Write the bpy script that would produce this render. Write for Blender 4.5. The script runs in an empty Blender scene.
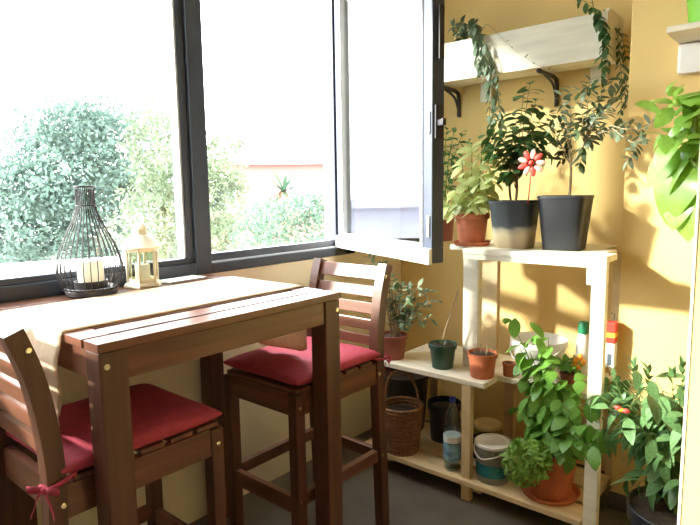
import bpy, bmesh, math, random
from mathutils import Vector, Matrix
random.seed(7)
scene = bpy.context.scene
COL = scene.collection

# ------------------------------------------------------------------ camera
FPX = 570.0
CAM = Vector((0, 0, 1.40))
YAW, PIT, ROL = (math.radians(a) for a in (-40.32, 7.07, -0.85))
fw = Vector((math.sin(YAW)*math.cos(PIT), math.cos(YAW)*math.cos(PIT), -math.sin(PIT)))
rt = Vector((math.cos(YAW), -math.sin(YAW), 0)); up = rt.cross(fw)
rt, up = rt*math.cos(ROL)+up*math.sin(ROL), up*math.cos(ROL)-rt*math.sin(ROL)
cd = bpy.data.cameras.new('camera'); cam = bpy.data.objects.new('camera', cd); COL.objects.link(cam)
cd.sensor_width = 36; cd.lens = 36*FPX/700; cd.clip_start = 0.02; cd.clip_end = 300
m = Matrix.Identity(4)
for i in range(3):
    m[i][0], m[i][1], m[i][2], m[i][3] = rt[i], up[i], -fw[i], CAM[i]
cam.matrix_world = m
scene.camera = cam
def ray(px, py): return fw + rt*((px-350)/FPX) - up*((py-262.5)/FPX)
def on_y(px, py, y): d = ray(px, py); return CAM + d*(y/d.y)
def on_z(px, py, z): d = ray(px, py); return CAM + d*((z-CAM.z)/d.z)
def far(px, py, dist): d = ray(px, py); h = math.hypot(d.x, d.y); return CAM + d*(dist/h)

# ------------------------------------------------------------------ light
w = bpy.data.worlds.new('sky'); scene.world = w; w.use_nodes = True
bg = w.node_tree.nodes['Background']; bg.inputs['Color'].default_value = (0.93, 0.97, 1.0, 1); bg.inputs['Strength'].default_value = 7.6
sd = bpy.data.lights.new('sun', 'SUN'); sd.energy = 8.0; sd.color = (1.0, 0.93, 0.80); sd.angle = math.radians(3.5)
sun = bpy.data.objects.new('sun', sd); COL.objects.link(sun)
SUN_AZ, SUN_EL = math.radians(48), math.radians(23)
sdir = Vector((math.cos(SUN_AZ)*math.cos(SUN_EL), math.sin(SUN_AZ)*math.cos(SUN_EL), -math.sin(SUN_EL)))
sun.rotation_euler = sdir.to_track_quat('-Z', 'Y').to_euler()
sun.location = (-6, -2, 6)
vs = scene.view_settings
vs.view_transform = 'Standard'; vs.look = 'None'; vs.gamma = 1; vs.use_curve_mapping = False; vs.exposure = 1.02

# ------------------------------------------------------------------ materials
MATS = {}
def mat(name, col, rough=0.6, var=0.12, scale=8.0, stretch=(1, 1, 1), col2=None, bump=0.0, metal=0.0, transl=0.0, spec=0.5):
    if name in MATS: return MATS[name]
    M = bpy.data.materials.new(name); M.use_nodes = True; nt = M.node_tree; N = nt.nodes; L = nt.links
    b = N['Principled BSDF']; b.inputs['Roughness'].default_value = rough; b.inputs['Metallic'].default_value = metal
    b.inputs['Specular IOR Level'].default_value = spec
    tc = N.new('ShaderNodeTexCoord'); mp = N.new('ShaderNodeMapping'); mp.inputs['Scale'].default_value = stretch
    no = N.new('ShaderNodeTexNoise'); no.inputs['Scale'].default_value = scale; no.inputs['Detail'].default_value = 4
    L.new(tc.outputs['Object'], mp.inputs['Vector']); L.new(mp.outputs['Vector'], no.inputs['Vector'])
    cr = N.new('ShaderNodeValToRGB'); cr.color_ramp.elements[0].position = 0.3; cr.color_ramp.elements[1].position = 0.7
    c1 = tuple(max(0, c*(1-var)) for c in col); c2 = col2 if col2 else tuple(min(1, c*(1+var)) for c in col)
    cr.color_ramp.elements[0].color = (*c1, 1); cr.color_ramp.elements[1].color = (*c2, 1)
    L.new(no.outputs['Fac'], cr.inputs['Fac']); L.new(cr.outputs['Color'], b.inputs['Base Color'])
    if bump:
        bp = N.new('ShaderNodeBump'); bp.inputs['Strength'].default_value = bump; bp.inputs['Distance'].default_value = 0.01
        L.new(no.outputs['Fac'], bp.inputs['Height']); L.new(bp.outputs['Normal'], b.inputs['Normal'])
    if transl:
        t = N.new('ShaderNodeBsdfTranslucent'); mx = N.new('ShaderNodeMixShader'); mx.inputs['Fac'].default_value = transl
        L.new(cr.outputs['Color'], t.inputs['Color']); out = N['Material Output']
        L.new(b.outputs['BSDF'], mx.inputs[1]); L.new(t.outputs['BSDF'], mx.inputs[2]); L.new(mx.outputs['Shader'], out.inputs['Surface'])
    MATS[name] = M
    return M
def glass(name, tint=(0.97, 0.98, 0.98), ior=1.5, rough=0.0):
    M = bpy.data.materials.new(name); M.use_nodes = True; nt = M.node_tree; N = nt.nodes; L = nt.links
    N.remove(N['Principled BSDF']); out = N['Material Output']
    t = N.new('ShaderNodeBsdfTransparent'); t.inputs['Color'].default_value = (*tint, 1)
    g = N.new('ShaderNodeBsdfGlossy'); g.inputs['Roughness'].default_value = rough
    f = N.new('ShaderNodeFresnel'); ge = N.new('ShaderNodeNewGeometry'); mi = N.new('ShaderNodeMix'); mi.data_type = 'FLOAT'
    mi.inputs[2].default_value = ior; mi.inputs[3].default_value = 1/ior   # straight through both faces of the pane
    L.new(ge.outputs['Backfacing'], mi.inputs[0]); L.new(mi.outputs[0], f.inputs['IOR'])
    mx = N.new('ShaderNodeMixShader'); L.new(f.outputs['Fac'], mx.inputs['Fac']); L.new(t.outputs['BSDF'], mx.inputs[1]); L.new(g.outputs['BSDF'], mx.inputs[2])
    L.new(mx.outputs['Shader'], out.inputs['Surface'])
    MATS[name] = M
    return M
def banded(name, stops, axis=2, rough=0.5, noise=0.0, nscale=12, transl=0.0):
    """colour bands along an object axis (Generated coordinate), edges roughened by noise"""
    M = bpy.data.materials.new(name); M.use_nodes = True; nt = M.node_tree; N = nt.nodes; L = nt.links
    b = N['Principled BSDF']; b.inputs['Roughness'].default_value = rough
    tc = N.new('ShaderNodeTexCoord'); sp = N.new('ShaderNodeSeparateXYZ'); L.new(tc.outputs['Generated'], sp.inputs[0])
    no = N.new('ShaderNodeTexNoise'); no.inputs['Scale'].default_value = nscale; L.new(tc.outputs['Object'], no.inputs['Vector'])
    a = N.new('ShaderNodeMath'); a.operation = 'MULTIPLY_ADD'; a.inputs[1].default_value = noise; L.new(no.outputs['Fac'], a.inputs[0]); L.new(sp.outputs[axis], a.inputs[2])
    s = N.new('ShaderNodeMath'); s.operation = 'SUBTRACT'; s.inputs[1].default_value = noise*0.5; L.new(a.outputs[0], s.inputs[0])
    cr = N.new('ShaderNodeValToRGB'); cr.color_ramp.interpolation = 'LINEAR'; e = cr.color_ramp.elements
    e[0].position, e[0].color = stops[0][0], (*stops[0][1], 1); e[1].position, e[1].color = stops[-1][0], (*stops[-1][1], 1)
    for p, c in stops[1:-1]:
        q = e.new(p); q.color = (*c, 1)
    L.new(s.outputs[0], cr.inputs['Fac']); L.new(cr.outputs['Color'], b.inputs['Base Color'])
    MATS[name] = M
    return M
mat('yellow', (0.82, 0.59, 0.235), 0.85, 0.05, 3, bump=0.05)
mat('cream', (0.87, 0.76, 0.56), 0.85, 0.05, 3, bump=0.05)
mat('ceiling', (0.85, 0.80, 0.68), 0.9, 0.03)
mat('brown_wall', (0.22, 0.17, 0.12), 0.8, 0.1)
mat('floor', (0.11, 0.094, 0.072), 0.55, 0.18, 5, bump=0.03)
mat('base', (0.10, 0.085, 0.07), 0.6)
mat('frame', (0.045, 0.056, 0.085), 0.4, 0.1)
mat('gasket', (0.55, 0.58, 0.62), 0.4, 0.05)
mat('steel', (0.55, 0.53, 0.50), 0.3, 0.08, metal=0.9)
mat('wood', (0.17, 0.066, 0.034), 0.42, 0.32, 14, (1, 1, 1), bump=0.08)
mat('wood_y', (0.165, 0.066, 0.040), 0.28, 0.32, 26, (1, 0.06, 1), bump=0.06)
mat('wood_x', (0.165, 0.066, 0.040), 0.28, 0.32, 26, (0.06, 1, 1), bump=0.06)
mat('wood_z_shaded', (0.105, 0.042, 0.025), 0.42, 0.32, 26, (1, 1, 0.06), bump=0.06)  # legs and posts: same wood, deep shade put into the darker colour
mat('bolt', (0.75, 0.68, 0.5), 0.25, 0.05, metal=1.0)
mat('cushion', (0.44, 0.048, 0.085), 0.8, 0.12, 40, bump=0.15)
mat('runner', (0.86, 0.69, 0.50), 0.9, 0.08, 60, bump=0.1, transl=0.35)
mat('white_wood', (0.80, 0.74, 0.60), 0.6, 0.10, 30, (0.15, 1, 1), bump=0.05)
mat('raw_wood', (0.66, 0.50, 0.28), 0.65, 0.14, 30, (0.3, 1, 0.3), bump=0.05)
mat('iron', (0.03, 0.025, 0.03), 0.45, 0.1)
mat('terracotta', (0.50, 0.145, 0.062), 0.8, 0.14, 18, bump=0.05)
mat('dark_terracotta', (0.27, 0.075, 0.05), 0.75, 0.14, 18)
mat('black_plastic', (0.014, 0.015, 0.018), 0.45, 0.2, 12)
mat('green_plastic', (0.022, 0.07, 0.045), 0.45, 0.15)
mat('lime_plastic', (0.22, 0.55, 0.04), 0.5, 0.08)
mat('soil', (0.045, 0.03, 0.02), 0.95, 0.4, 40, bump=0.6)
mat('white_plastic', (0.85, 0.82, 0.76), 0.45, 0.04)
mat('wicker', (0.24, 0.12, 0.055), 0.75, 0.35, 60, bump=0.3)
mat('wax', (0.92, 0.88, 0.78), 0.6, 0.02, transl=0.3)
mat('cream_metal', (0.80, 0.72, 0.55), 0.5, 0.03)
mat('white_metal', (0.9, 0.87, 0.78), 0.5, 0.03)
mat('red_plastic', (0.72, 0.06, 0.045), 0.5, 0.1)
mat('pink_plastic', (0.85, 0.42, 0.36), 0.5, 0.08)
mat('orange', (0.85, 0.32, 0.02), 0.55, 0.15)
mat('bark', (0.22, 0.14, 0.08), 0.9, 0.3, 30, bump=0.3)
mat('pale_bark', (0.42, 0.32, 0.2), 0.9, 0.2, 30)
mat('green_stem', (0.14, 0.22, 0.05), 0.7, 0.2)
mat('leaf_lime', (0.66, 0.70, 0.33), 0.45, 0.22, 20, transl=0.5)
mat('leaf_basil', (0.17, 0.37, 0.06), 0.42, 0.3, 20, transl=0.35)
mat('leaf_bright', (0.30, 0.52, 0.09), 0.25, 0.14, 5, transl=0.45)
mat('leaf_parsley', (0.32, 0.54, 0.12), 0.5, 0.3, 20, transl=0.35)
mat('frosted', (0.42, 0.43, 0.38), 0.35, 0.08, transl=0.5)
mat('leaf_dark', (0.065, 0.155, 0.045), 0.45, 0.35, 20, transl=0.25)
mat('leaf_olive', (0.10, 0.155, 0.075), 0.5, 0.35, 20, transl=0.2)
mat('leaf_grey', (0.16, 0.22, 0.14), 0.5, 0.3, 20, transl=0.2)
mat('leaf_pepper', (0.12, 0.24, 0.085), 0.4, 0.35, 16, transl=0.25)
mat('leaf_tree', (0.10, 0.155, 0.125), 0.6, 0.5, 2.2, transl=0.3)
mat('leaf_tree_b', (0.14, 0.18, 0.105), 0.6, 0.5, 2.2, transl=0.3)
mat('leaf_hedge', (0.085, 0.15, 0.10), 0.6, 0.5, 2.2, transl=0.3)
mat('leaf_palm', (0.05, 0.10, 0.06), 0.5, 0.3)
mat('roof_red', (0.20, 0.012, 0.010), 0.8, 0.15, 2)
mat('house_white', (0.80, 0.76, 0.72), 0.9, 0.05, 2)
mat('house_pink', (0.27, 0.13, 0.11), 0.9, 0.05, 2)
mat('house_shaded', (0.45, 0.47, 0.62), 0.9, 0.05, 2)  # white house: its lavender shade is put into walls and roof
mat('window_dark', (0.10, 0.12, 0.15), 0.3, 0.1)
mat('ground', (0.30, 0.28, 0.22), 0.95, 0.2, 0.3)
mat('blue_label', (0.05, 0.22, 0.42), 0.5, 0.5, 30, col2=(0.35, 0.6, 0.75))
mat('teal_label', (0.02, 0.18, 0.22), 0.5, 0.4, 14)
mat('blue_cap', (0.03, 0.05, 0.35), 0.4)
mat('green_cap', (0.01, 0.20, 0.08), 0.4)
mat('paper_white', (0.82, 0.84, 0.82), 0.6, 0.04)
mat('paper_red', (0.70, 0.05, 0.03), 0.5, 0.1)
mat('paper_yellow', (0.85, 0.55, 0.05), 0.5, 0.1)
mat('bag_black', (0.018, 0.016, 0.014), 0.5, 0.3, 10, bump=0.3)
mat('screen', (0.05, 0.06, 0.07), 0.15, 0.05)
glass('pane', (0.93, 0.96, 0.96), 1.55); glass('coated_pane', (0.74, 0.78, 0.80), 2.3)
glass('bottle_plastic', (0.72, 0.80, 0.82), 2.0, 0.08)
glass('jar_glass', (0.85, 0.86, 0.82), 1.35)
banded('stained_pot', [(0.0, (0.30, 0.22, 0.12)), (0.30, (0.46, 0.36, 0.22)), (0.40, (0.30, 0.26, 0.2)), (0.47, (0.035, 0.042, 0.05)), (1.0, (0.022, 0.026, 0.03))], 2, 0.6, 0.22, 16)

# ------------------------------------------------------------------ mesh helpers
def finish(name, bm, mt, parent=None, smooth=False):
    bmesh.ops.recalc_face_normals(bm, faces=bm.faces)
    me = bpy.data.meshes.new(name); bm.to_mesh(me); bm.free()
    if smooth:
        for p in me.polygons: p.use_smooth = True
    me.materials.append(MATS[mt] if isinstance(mt, str) else mt)
    o = bpy.data.objects.new(name, me); COL.objects.link(o)
    if parent is not None: o.parent = parent
    return o
def add_box(bm, lo, hi, bev=0.0, mtx=None):
    lo = Vector(lo); hi = Vector(hi)
    r = bmesh.ops.create_cube(bm, size=1)
    vs_ = r['verts']
    for v in vs_: v.co = Vector([(lo[i]+hi[i])/2 + v.co[i]*(hi[i]-lo[i]) for i in range(3)])
    if bev:
        es = list({e for v in vs_ for e in v.link_edges})
        rr = bmesh.ops.bevel(bm, geom=es, offset=bev, segments=2, affect='EDGES', profile=0.6)
        vs_ = list({v for f in rr['faces'] for v in f.verts} | {v for v in vs_ if v.is_valid})
    if mtx is not None:
        for v in vs_: v.co = mtx @ v.co
    return vs_
def box(name, lo, hi, mt, parent=None, bev=0.003, mtx=None):
    bm = bmesh.new(); add_box(bm, lo, hi, bev, mtx); return finish(name, bm, mt, parent)
def add_tube(bm, pts, rads, n=8, cap=True):
    pts = [Vector(p) for p in pts]
    if not hasattr(rads, '__len__'): rads = [rads]*len(pts)
    rings = []; ref = Vector((0.31, 0.17, 0.93)).normalized()
    for i, p in enumerate(pts):
        t = (pts[min(i+1, len(pts)-1)] - pts[max(i-1, 0)]).normalized()
        a = ref - t*ref.dot(t)
        if a.length < 0.1: a = Vector((1, 0, 0)) - t*t.x
        a.normalize(); b = t.cross(a); ref = a
        rings.append([bm.verts.new(p + (a*math.cos(2*math.pi*k/n) + b*math.sin(2*math.pi*k/n))*rads[i]) for k in range(n)])
    for r0, r1 in zip(rings, rings[1:]):
        for k in range(n): bm.faces.new((r0[k], r0[(k+1) % n], r1[(k+1) % n], r1[k]))
    if cap:
        bm.faces.new(rings[0][::-1]); bm.faces.new(rings[-1])
def tube(name, pts, rads, mt, parent=None, n=8):
    bm = bmesh.new(); add_tube(bm, pts, rads, n); return finish(name, bm, mt, parent, True)
def smooth_path(pts, k=5):
    pts = [Vector(p) for p in pts]; out = []
    for i in range(len(pts)-1):
        p0 = pts[max(i-1, 0)]; p1 = pts[i]; p2 = pts[i+1]; p3 = pts[min(i+2, len(pts)-1)]
        for j in range(k):
            t = j/k
            out.append(0.5*((2*p1) + (p2-p0)*t + (2*p0-5*p1+4*p2-p3)*t*t + (3*p1-p0-3*p2+p3)*t**3))
    out.append(pts[-1]); return out
def lathe(name, prof, mt, parent=None, n=28, c=(0, 0, 0), square=0.0, rot=0.0, smooth=True):
    """prof: (r, z) list, outer then inner; square>0 blends to a rounded square section"""
    bm = bmesh.new(); rings = []
    for r, z in prof:
        ring = []
        for k in range(n):
            a = 2*math.pi*k/n
            ca, sa = math.cos(a), math.sin(a)
            f = 1.0
            if square:
                q = 7.0; f = (1-square) + square/((abs(ca)**q+abs(sa)**q)**(1/q))
            ca2, sa2 = math.cos(a+rot), math.sin(a+rot)
            ring.append(bm.verts.new((c[0]+ca2*r*f, c[1]+sa2*r*f, c[2]+z)))
        rings.append(ring)
    for r0, r1 in zip(rings, rings[1:]):
        for k in range(n): bm.faces.new((r0[k], r0[(k+1) % n], r1[(k+1) % n], r1[k]))
    if prof[0][0] > 1e-4: bm.faces.new(rings[0][::-1])
    if prof[-1][0] > 1e-4: bm.faces.new(rings[-1])
    bmesh.ops.remove_doubles(bm, verts=bm.verts, dist=1e-5)
    o = finish(name, bm, mt, parent, smooth)
    if smooth:
        try:
            for e in o.data.edges: pass
            o.data.set_sharp_from_angle(angle=math.radians(40))
        except Exception: pass
    return o
def thing(name, label, cat, loc=(0, 0, 0), rz=0, group=None):
    o = bpy.data.objects.new(name, None); COL.objects.link(o); o.location = loc; o.rotation_euler = (0, 0, rz)
    o.empty_display_size = 0.05
    o['label'] = label; o['category'] = cat
    if group: o['group'] = group
    return o
def tag(o, label, cat, group=None):
    o['label'] = label; o['category'] = cat
    if group: o['group'] = group
    return o
def struct(o, label=None):
    o['kind'] = 'structure'
    if label: o['label'] = label
    return o
def sempty(name, loc=(0, 0, 0)):
    o = bpy.data.objects.new(name, None); COL.objects.link(o); o.location = loc; o['kind'] = 'structure'; return o

# ------------------------------------------------------------------ room shell
XW = -2.015; YB = 2.86; YP = 2.54; XP = -0.668; ZC = 2.80; ZS = 1.062; ZH = 2.68
struct(box('floor', (-2.25, -1.8, -0.12), (1.4, 3.05, 0), 'floor', bev=0), 'dull grey brown balcony floor')
struct(box('ceiling', (-2.25, -1.8, ZC), (1.4, 3.05, ZC+0.12), 'ceiling', bev=0), 'pale balcony ceiling above the windows')
wl = struct(box('wall_left', (XW-0.22, -1.8, 0), (XW, 3.05, ZS), 'cream', bev=0), 'cream painted parapet wall under the windows')
box('lintel', (XW-0.22, -1.8, ZH), (XW, 2.42, ZC), 'cream', wl, 0)
box('corner_wall', (XW-0.22, 2.415, ZS), (XW, 3.05, ZC), 'cream', wl, 0)
struct(box('wall_back', (XW, YB, 0), (XP, YB+0.15, ZC), 'yellow', bev=0), 'ochre yellow wall behind the plant shelf')
struct(box('wall_pillar', (XP, YP, 0), (1.4, YB+0.15, ZC), 'yellow', bev=0.004), 'sunlit yellow wall that juts forward beside the plant shelf')
struct(box('baseboard_pillar', (XP-0.008, YP-0.012, 0), (1.25, YP, 0.075), 'base', bev=0.002), 'dark skirting along the yellow pillar wall')
nw = struct(box('wall_near', (-0.136, 0.86, 0), (1.4, 0.98, ZC), 'yellow', bev=0.002), 'bright yellow wall end nearest the basil')
box('corner_bead', (-0.1375, 0.8585, 0), (-0.1335, 0.863, ZC), 'cream_metal', nw, 0.001)
struct(box('wall_right', (1.25, -1.8, 0), (1.4, 3.05, ZC), 'brown_wall', bev=0), 'house wall along the balcony')
struct(box('wall_rear', (-2.25, -1.8, 0), (1.4, -1.65, ZC), 'brown_wall', bev=0), 'wall at the far end of the balcony')

# windows: fixed frame with posts
FD = 0.075
def bar(nm, y0, y1, z0, z1, parent, x0=XW-FD, x1=XW+0.004, mt='frame'):
    return box(nm, (x0, y0, z0), (x1, y1, z1), mt, parent, 0.004)
w1 = sempty('window_1', (0, 0, 0)); w1['label'] = 'large fixed window pane in a dark frame behind the table'
bar('bottom_rail', -0.30, 1.385, ZS, ZS+0.052, w1); bar('top_rail', -0.30, 1.385, ZH-0.06, ZH, w1)
bar('post', 1.385, 1.462, ZS, ZH, w1); bar('post', -0.37, -0.30, ZS, ZH, w1)
bar('bead', -0.30, 1.385, ZS+0.052, ZS+0.075, w1, XW-FD+0.006, XW-0.012)
bar('bead', 1.350, 1.385, ZS+0.075, ZH-0.06, w1, XW-FD+0.006, XW-0.012)
bar('gasket', 1.340, 1.350, ZS+0.075, ZH-0.06, w1, XW-FD+0.01, XW-0.016, 'gasket')
box('pane', (XW-0.052, -0.30, ZS+0.06), (XW-0.046, 1.345, ZH-0.06), 'pane', w1, 0)
w3 = sempty('window_3'); w3['label'] = 'further fixed window pane beside the far wall'
bar('bottom_rail', -1.65, -0.37, ZS, ZS+0.075, w3); bar('top_rail', -1.65, -0.37, ZH-0.06, ZH, w3)
box('pane', (XW-0.052, -1.65, ZS+0.06), (XW-0.046, -0.37, ZH-0.06), 'pane', w3, 0)
w2 = sempty('window_2'); w2['label'] = 'open casement window swung into the room beside the bar stool'
bar('bottom_rail', 1.462, 2.415, ZS, ZS+0.045, w2); bar('top_rail', 1.462, 2.415, ZH-0.05, ZH, w2)
bar('rebate', 1.462, 2.33, ZS+0.045, ZS+0.082, w2, XW-FD, XW-0.030)
bar('rebate', 1.462, 1.480, ZS+0.082, ZH-0.05, w2, XW-FD, XW-0.030)
bar('seal', 1.462, 2.33, ZS+0.045, ZS+0.049, w2, XW-0.030, XW-0.012, 'gasket')
bar('post', 2.330, 2.415, ZS, ZH, w2)
bar('rebate', 2.296, 2.330, ZS+0.045, ZH-0.05, w2, XW-FD, XW-0.030)
# the sash, built along +X from its hinge, then turned
H0 = Vector((XW+0.004, 2.335, 0)); E0 = on_z(441, 262.5, 1.112); sl = math.hypot(E0.x-H0.x, E0.y-H0.y)
ang = math.atan2(E0.y-H0.y, E0.x-H0.x)
SM = Matrix.Translation(H0) @ Matrix.Rotation(ang, 4, 'Z')
bm = bmesh.new(); zb, zt = 1.110, ZH-0.052; t0, t1 = -0.045, 0.012
for lo, hi in (((0.0, t0, zb), (0.060, t1, zt)), ((sl-0.066, t0, zb), (sl, t1, zt)), ((0.06, t0, zb), (sl-0.066, t1, zb+0.062)), ((0.06, t0, zt-0.062), (sl-0.066, t1, zt))):
    add_box(bm, lo, hi, 0.005, SM)
sash = finish('sash', bm, 'frame', w2)
bm = bmesh.new()
for lo, hi in (((0.058, t0-0.004, zb+0.06), (0.072, t1+0.004, zt-0.06)), ((sl-0.080, t0-0.004, zb+0.06), (sl-0.064, t1+0.004, zt-0.06)), ((0.06, t0-0.004, zb+0.055), (sl-0.066, t1+0.004, zb+0.072))):
    add_box(bm, lo, hi, 0.002, SM)
finish('glazing_bead', bm, 'gasket', sash)
box('pane', (0.06, -0.024, zb+0.06), (sl-0.066, -0.016, zt-0.06), 'coated_pane', sash, 0, SM)
bm = bmesh.new(); add_box(bm, (0.0, t0-0.016, zb-0.004), (sl+0.002, t0+0.001, zb+0.060), 0.003, SM); finish('sill_bar', bm, 'white_metal', sash)
for z in (1.62, 1.215):
    box('lock_keep', (sl-0.03, t0-0.006, z), (sl-0.012, t0+0.001, z+0.085), 'steel', sash, 0.002, SM)
bm = bmesh.new(); add_box(bm, (sl-0.002, -0.035, 1.60), (sl+0.010, 0.002, 1.73), 0.004, SM); add_box(bm, (sl+0.008, -0.028, 1.648), (sl+0.035, -0.006, 1.672), 0.004, SM); add_box(bm, (sl+0.028, -0.026, 1.648), (sl+0.044, -0.008, 1.675), 0.004, SM)
finish('handle', bm, 'iron', sash)
box('hinge', (-0.004, -0.02, 1.16), (0.014, 0.016, 1.26), 'iron', sash, 0.003, SM)
box('latch_edge', (sl-0.001, -0.02, 1.9), (sl+0.012, 0.004, 2.1), 'iron', sash, 0.003, SM)

# ------------------------------------------------------------------ bar table
TX0, TX1, TY0, TY1, TZ = -2.000, -1.262, 0.592, 1.437, 1.062
tb = thing('bar_table', 'tall reddish brown wooden bar table pushed against the dark framed window', 'table', ((TX0+TX1)/2, (TY0+TY1)/2, 0))
def tpart(nm, lo, hi, mt, bev=0.003):
    o = box(nm, lo, hi, mt, None, bev); o.parent = tb; o.matrix_parent_inverse = Matrix.Translation(-Vector(tb.location)); return o
LW = 0.070
for x0 in (TX0+0.006, TX1-LW-0.004):
    for y0 in (TY0+0.004, TY1-LW-0.004):
        tpart('leg', (x0, y0, 0), (x0+LW, y0+LW, TZ-0.024), 'wood_z_shaded', 0.004)
AZ0, AZ1 = 0.962, TZ-0.024
tpart('apron', (TX1-0.036, TY0+LW+0.004, AZ0), (TX1-0.010, TY1-LW-0.004, AZ1), 'wood_y')
tpart('apron', (TX0+0.010, TY0+LW+0.004, AZ0), (TX0+0.036, TY1-LW-0.004, AZ1), 'wood_y')
tpart('apron', (TX0+LW+0.006, TY0+0.012, AZ0), (TX1-LW-0.004, TY0+0.036, AZ1), 'wood_x')
tpart('apron', (TX0+LW+0.006, TY1-0.036, AZ0), (TX1-LW-0.004, TY1-0.012, AZ1), 'wood_x')
xs = [TX1, -1.339, -1.424, -1.528, -1.632, -1.736, -1.826, -1.910, TX0]
for i, (a, b) in enumerate(zip(xs, xs[1:])):
    g = 0.007 if i < 3 else 0.003
    y0, y1 = (TY0, TY1) if i in (0, 7) else (TY0+0.072, TY1-0.072)
    tpart('top_plank', (b+(g if i < 7 else 0), y0, TZ-0.022), (a-(g if i else 0), y1, TZ), 'wood_y', 0.002)
tpart('end_board', (xs[7]+0.004, TY0, TZ-0.022), (xs[1]-0.004, TY0+0.069, TZ), 'wood_x', 0.002)
tpart('end_board', (xs[7]+0.004, TY1-0.069, TZ-0.022), (xs[1]-0.004, TY1, TZ), 'wood_x', 0.002)
def bolt(parent, p, axis, off):
    bm = bmesh.new(); d = {'x': Vector((0.004, 0, 0)), 'y': Vector((0, -0.004, 0)), '-x': Vector((-0.004, 0, 0)), '+y': Vector((0, 0.004, 0))}[axis]
    p = Vector(p); add_tube(bm, [p-d, p+d*0.6, p+d], [0.0085, 0.0085, 0.006], 12)
    o = finish('bolt', bm, 'bolt', parent); o.matrix_parent_inverse = Matrix.Translation(-Vector(off)); return o
bolt(tb, (TX1-0.004, TY0+0.020, 1.003), 'x', tb.location); bolt(tb, (TX1-0.004, TY1-0.018, 1.003), 'x', tb.location)
bolt(tb, (TX1-0.02, TY1-0.004, 0.99), '+y', tb.location)

# runner over the table, hanging at both ends
bm = bmesh.new(); RX0, RX1 = -1.842, -1.437
path = [(TY0-0.010-0.006*math.sin(z*40), z) for z in [0.803+0.025*i for i in range(10)]] + [(TY0-0.006, 1.056), (TY0-0.002, 1.0645), (TY0+0.006, 1.0665)]
path += [(TY0+0.03+(TY1-TY0-0.06)*i/10, 1.0662) for i in range(11)] + [(TY1-0.006, 1.0665), (TY1+0.002, 1.0645), (TY1+0.006, 1.056)] + [(TY1+0.009+0.004*math.sin(z*33), z) for z in [1.03-0.0225*i for i in range(11)]]
nx = 16; grid = []
for j, (y, z) in enumerate(path):
    hang = max(0, 1.05-z)
    row = []
    for i in range(nx+1):
        u = i/nx; x = RX0+(RX1-RX0)*u
        x += hang*0.10*(0.5-u)*1.2
        yy = y + (0.018*math.sin(u*9+1)*min(1, hang*5)*(-1 if y < 1 else 1)*0.5 if hang > 0 else 0)
        if hang > 0: yy += (-0.012 if y < 1 else 0.012)*min(1, hang*6)
        zz = z
        if j < 2 or j > len(path)-3: zz += 0.02*(abs(u-0.5)*2)**6
        row.append(bm.verts.new((x, yy, zz)))
    grid.append(row)
for r0, r1 in zip(grid, grid[1:]):
    for i in range(nx): bm.faces.new((r0[i], r0[i+1], r1[i+1], r1[i]))
rn = finish('table_runner', bm, 'runner', None, True)
md = rn.modifiers.new('thick', 'SOLIDIFY'); md.thickness = 0.0016; md.offset = 1
tag(rn, 'beige cloth runner laid along the bar table and hanging over both ends', 'table runner')

# ------------------------------------------------------------------ bar stools
def cushion_mesh(wd, dp, h):
    bm = bmesh.new(); n = 22; top = []; bot = []
    def shape(u, v):
        k = 1-0.05*(1-abs(u*v))  # corners pulled out
        x = u*wd/2*(1-0.035*(1-v*v)*abs(u)); y = v*dp/2*(1-0.035*(1-u*u)*abs(v))
        e = max(0, (1-abs(u)**5))*max(0, (1-abs(v)**5))
        hh = h*0.5*e**0.42
        for bu in (-0.36, 0.36):
            for bv in (-0.36, 0.36):
                d2 = (u-bu)**2+(v-bv)**2
                hh -= 0.011*math.exp(-d2/0.012)
        return x, y, hh
    for j in range(n+1):
        rt_, rb_ = [], []
        for i in range(n+1):
            u = math.sin((2*i/n-1)*math.pi/2*0.999)/math.sin(math.pi/2*0.999); v = math.sin((2*j/n-1)*math.pi/2*0.999)/math.sin(math.pi/2*0.999)
            x, y, hh = shape(u, v); edge = i in (0, n) or j in (0, n)
            a = bm.verts.new((x, y, hh if not edge else 0)); rt_.append(a)
            rb_.append(a if edge else bm.verts.new((x, y, -min(hh, h*0.42))))
        top.append(rt_); bot.append(rb_)
    for j in range(n):
        for i in range(n):
            bm.faces.new((top[j][i], top[j][i+1], top[j+1][i+1], top[j+1][i]))
            bm.faces.new((bot[j][i], bot[j+1][i], bot[j+1][i+1], bot[j][i+1]))
    return bm
def bow(parent, p, out, side):
    bm = bmesh.new(); p = Vector(p); out = Vector(out); side = Vector(side); upv = Vector((0, 0, 1))
    def ribbon(pts, wdt):
        pts = smooth_path(pts, 5); prev = None
        for q in pts:
            a = bm.verts.new(q+upv*wdt+side*0.002); b = bm.verts.new(q-upv*wdt)
            if prev: bm.faces.new((prev[0], a, b, prev[1]))
            prev = (a, b)
    for s in (-1, 1):
        ribbon([p, p+side*s*0.020+out*0.016+upv*0.008, p+side*s*0.040+out*0.012+upv*0.006, p+side*s*0.036+out*0.002-upv*0.006, p+out*0.003], 0.006)
        ribbon([p+out*0.003, p+side*s*0.014+out*0.013-upv*0.016, p+side*s*0.024+out*0.012-upv*0.045, p+side*s*0.030+out*0.016-upv*0.062], 0.005)
    add_box(bm, p-Vector((0.007,)*3)+out*0.003, p+Vector((0.007,)*3)+out*0.003, 0.003)
    o = finish('tie_bow', bm, 'cushion', parent, True)
    sm = o.modifiers.new('thick', 'SOLIDIFY'); sm.thickness = 0.0015
    return o
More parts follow.
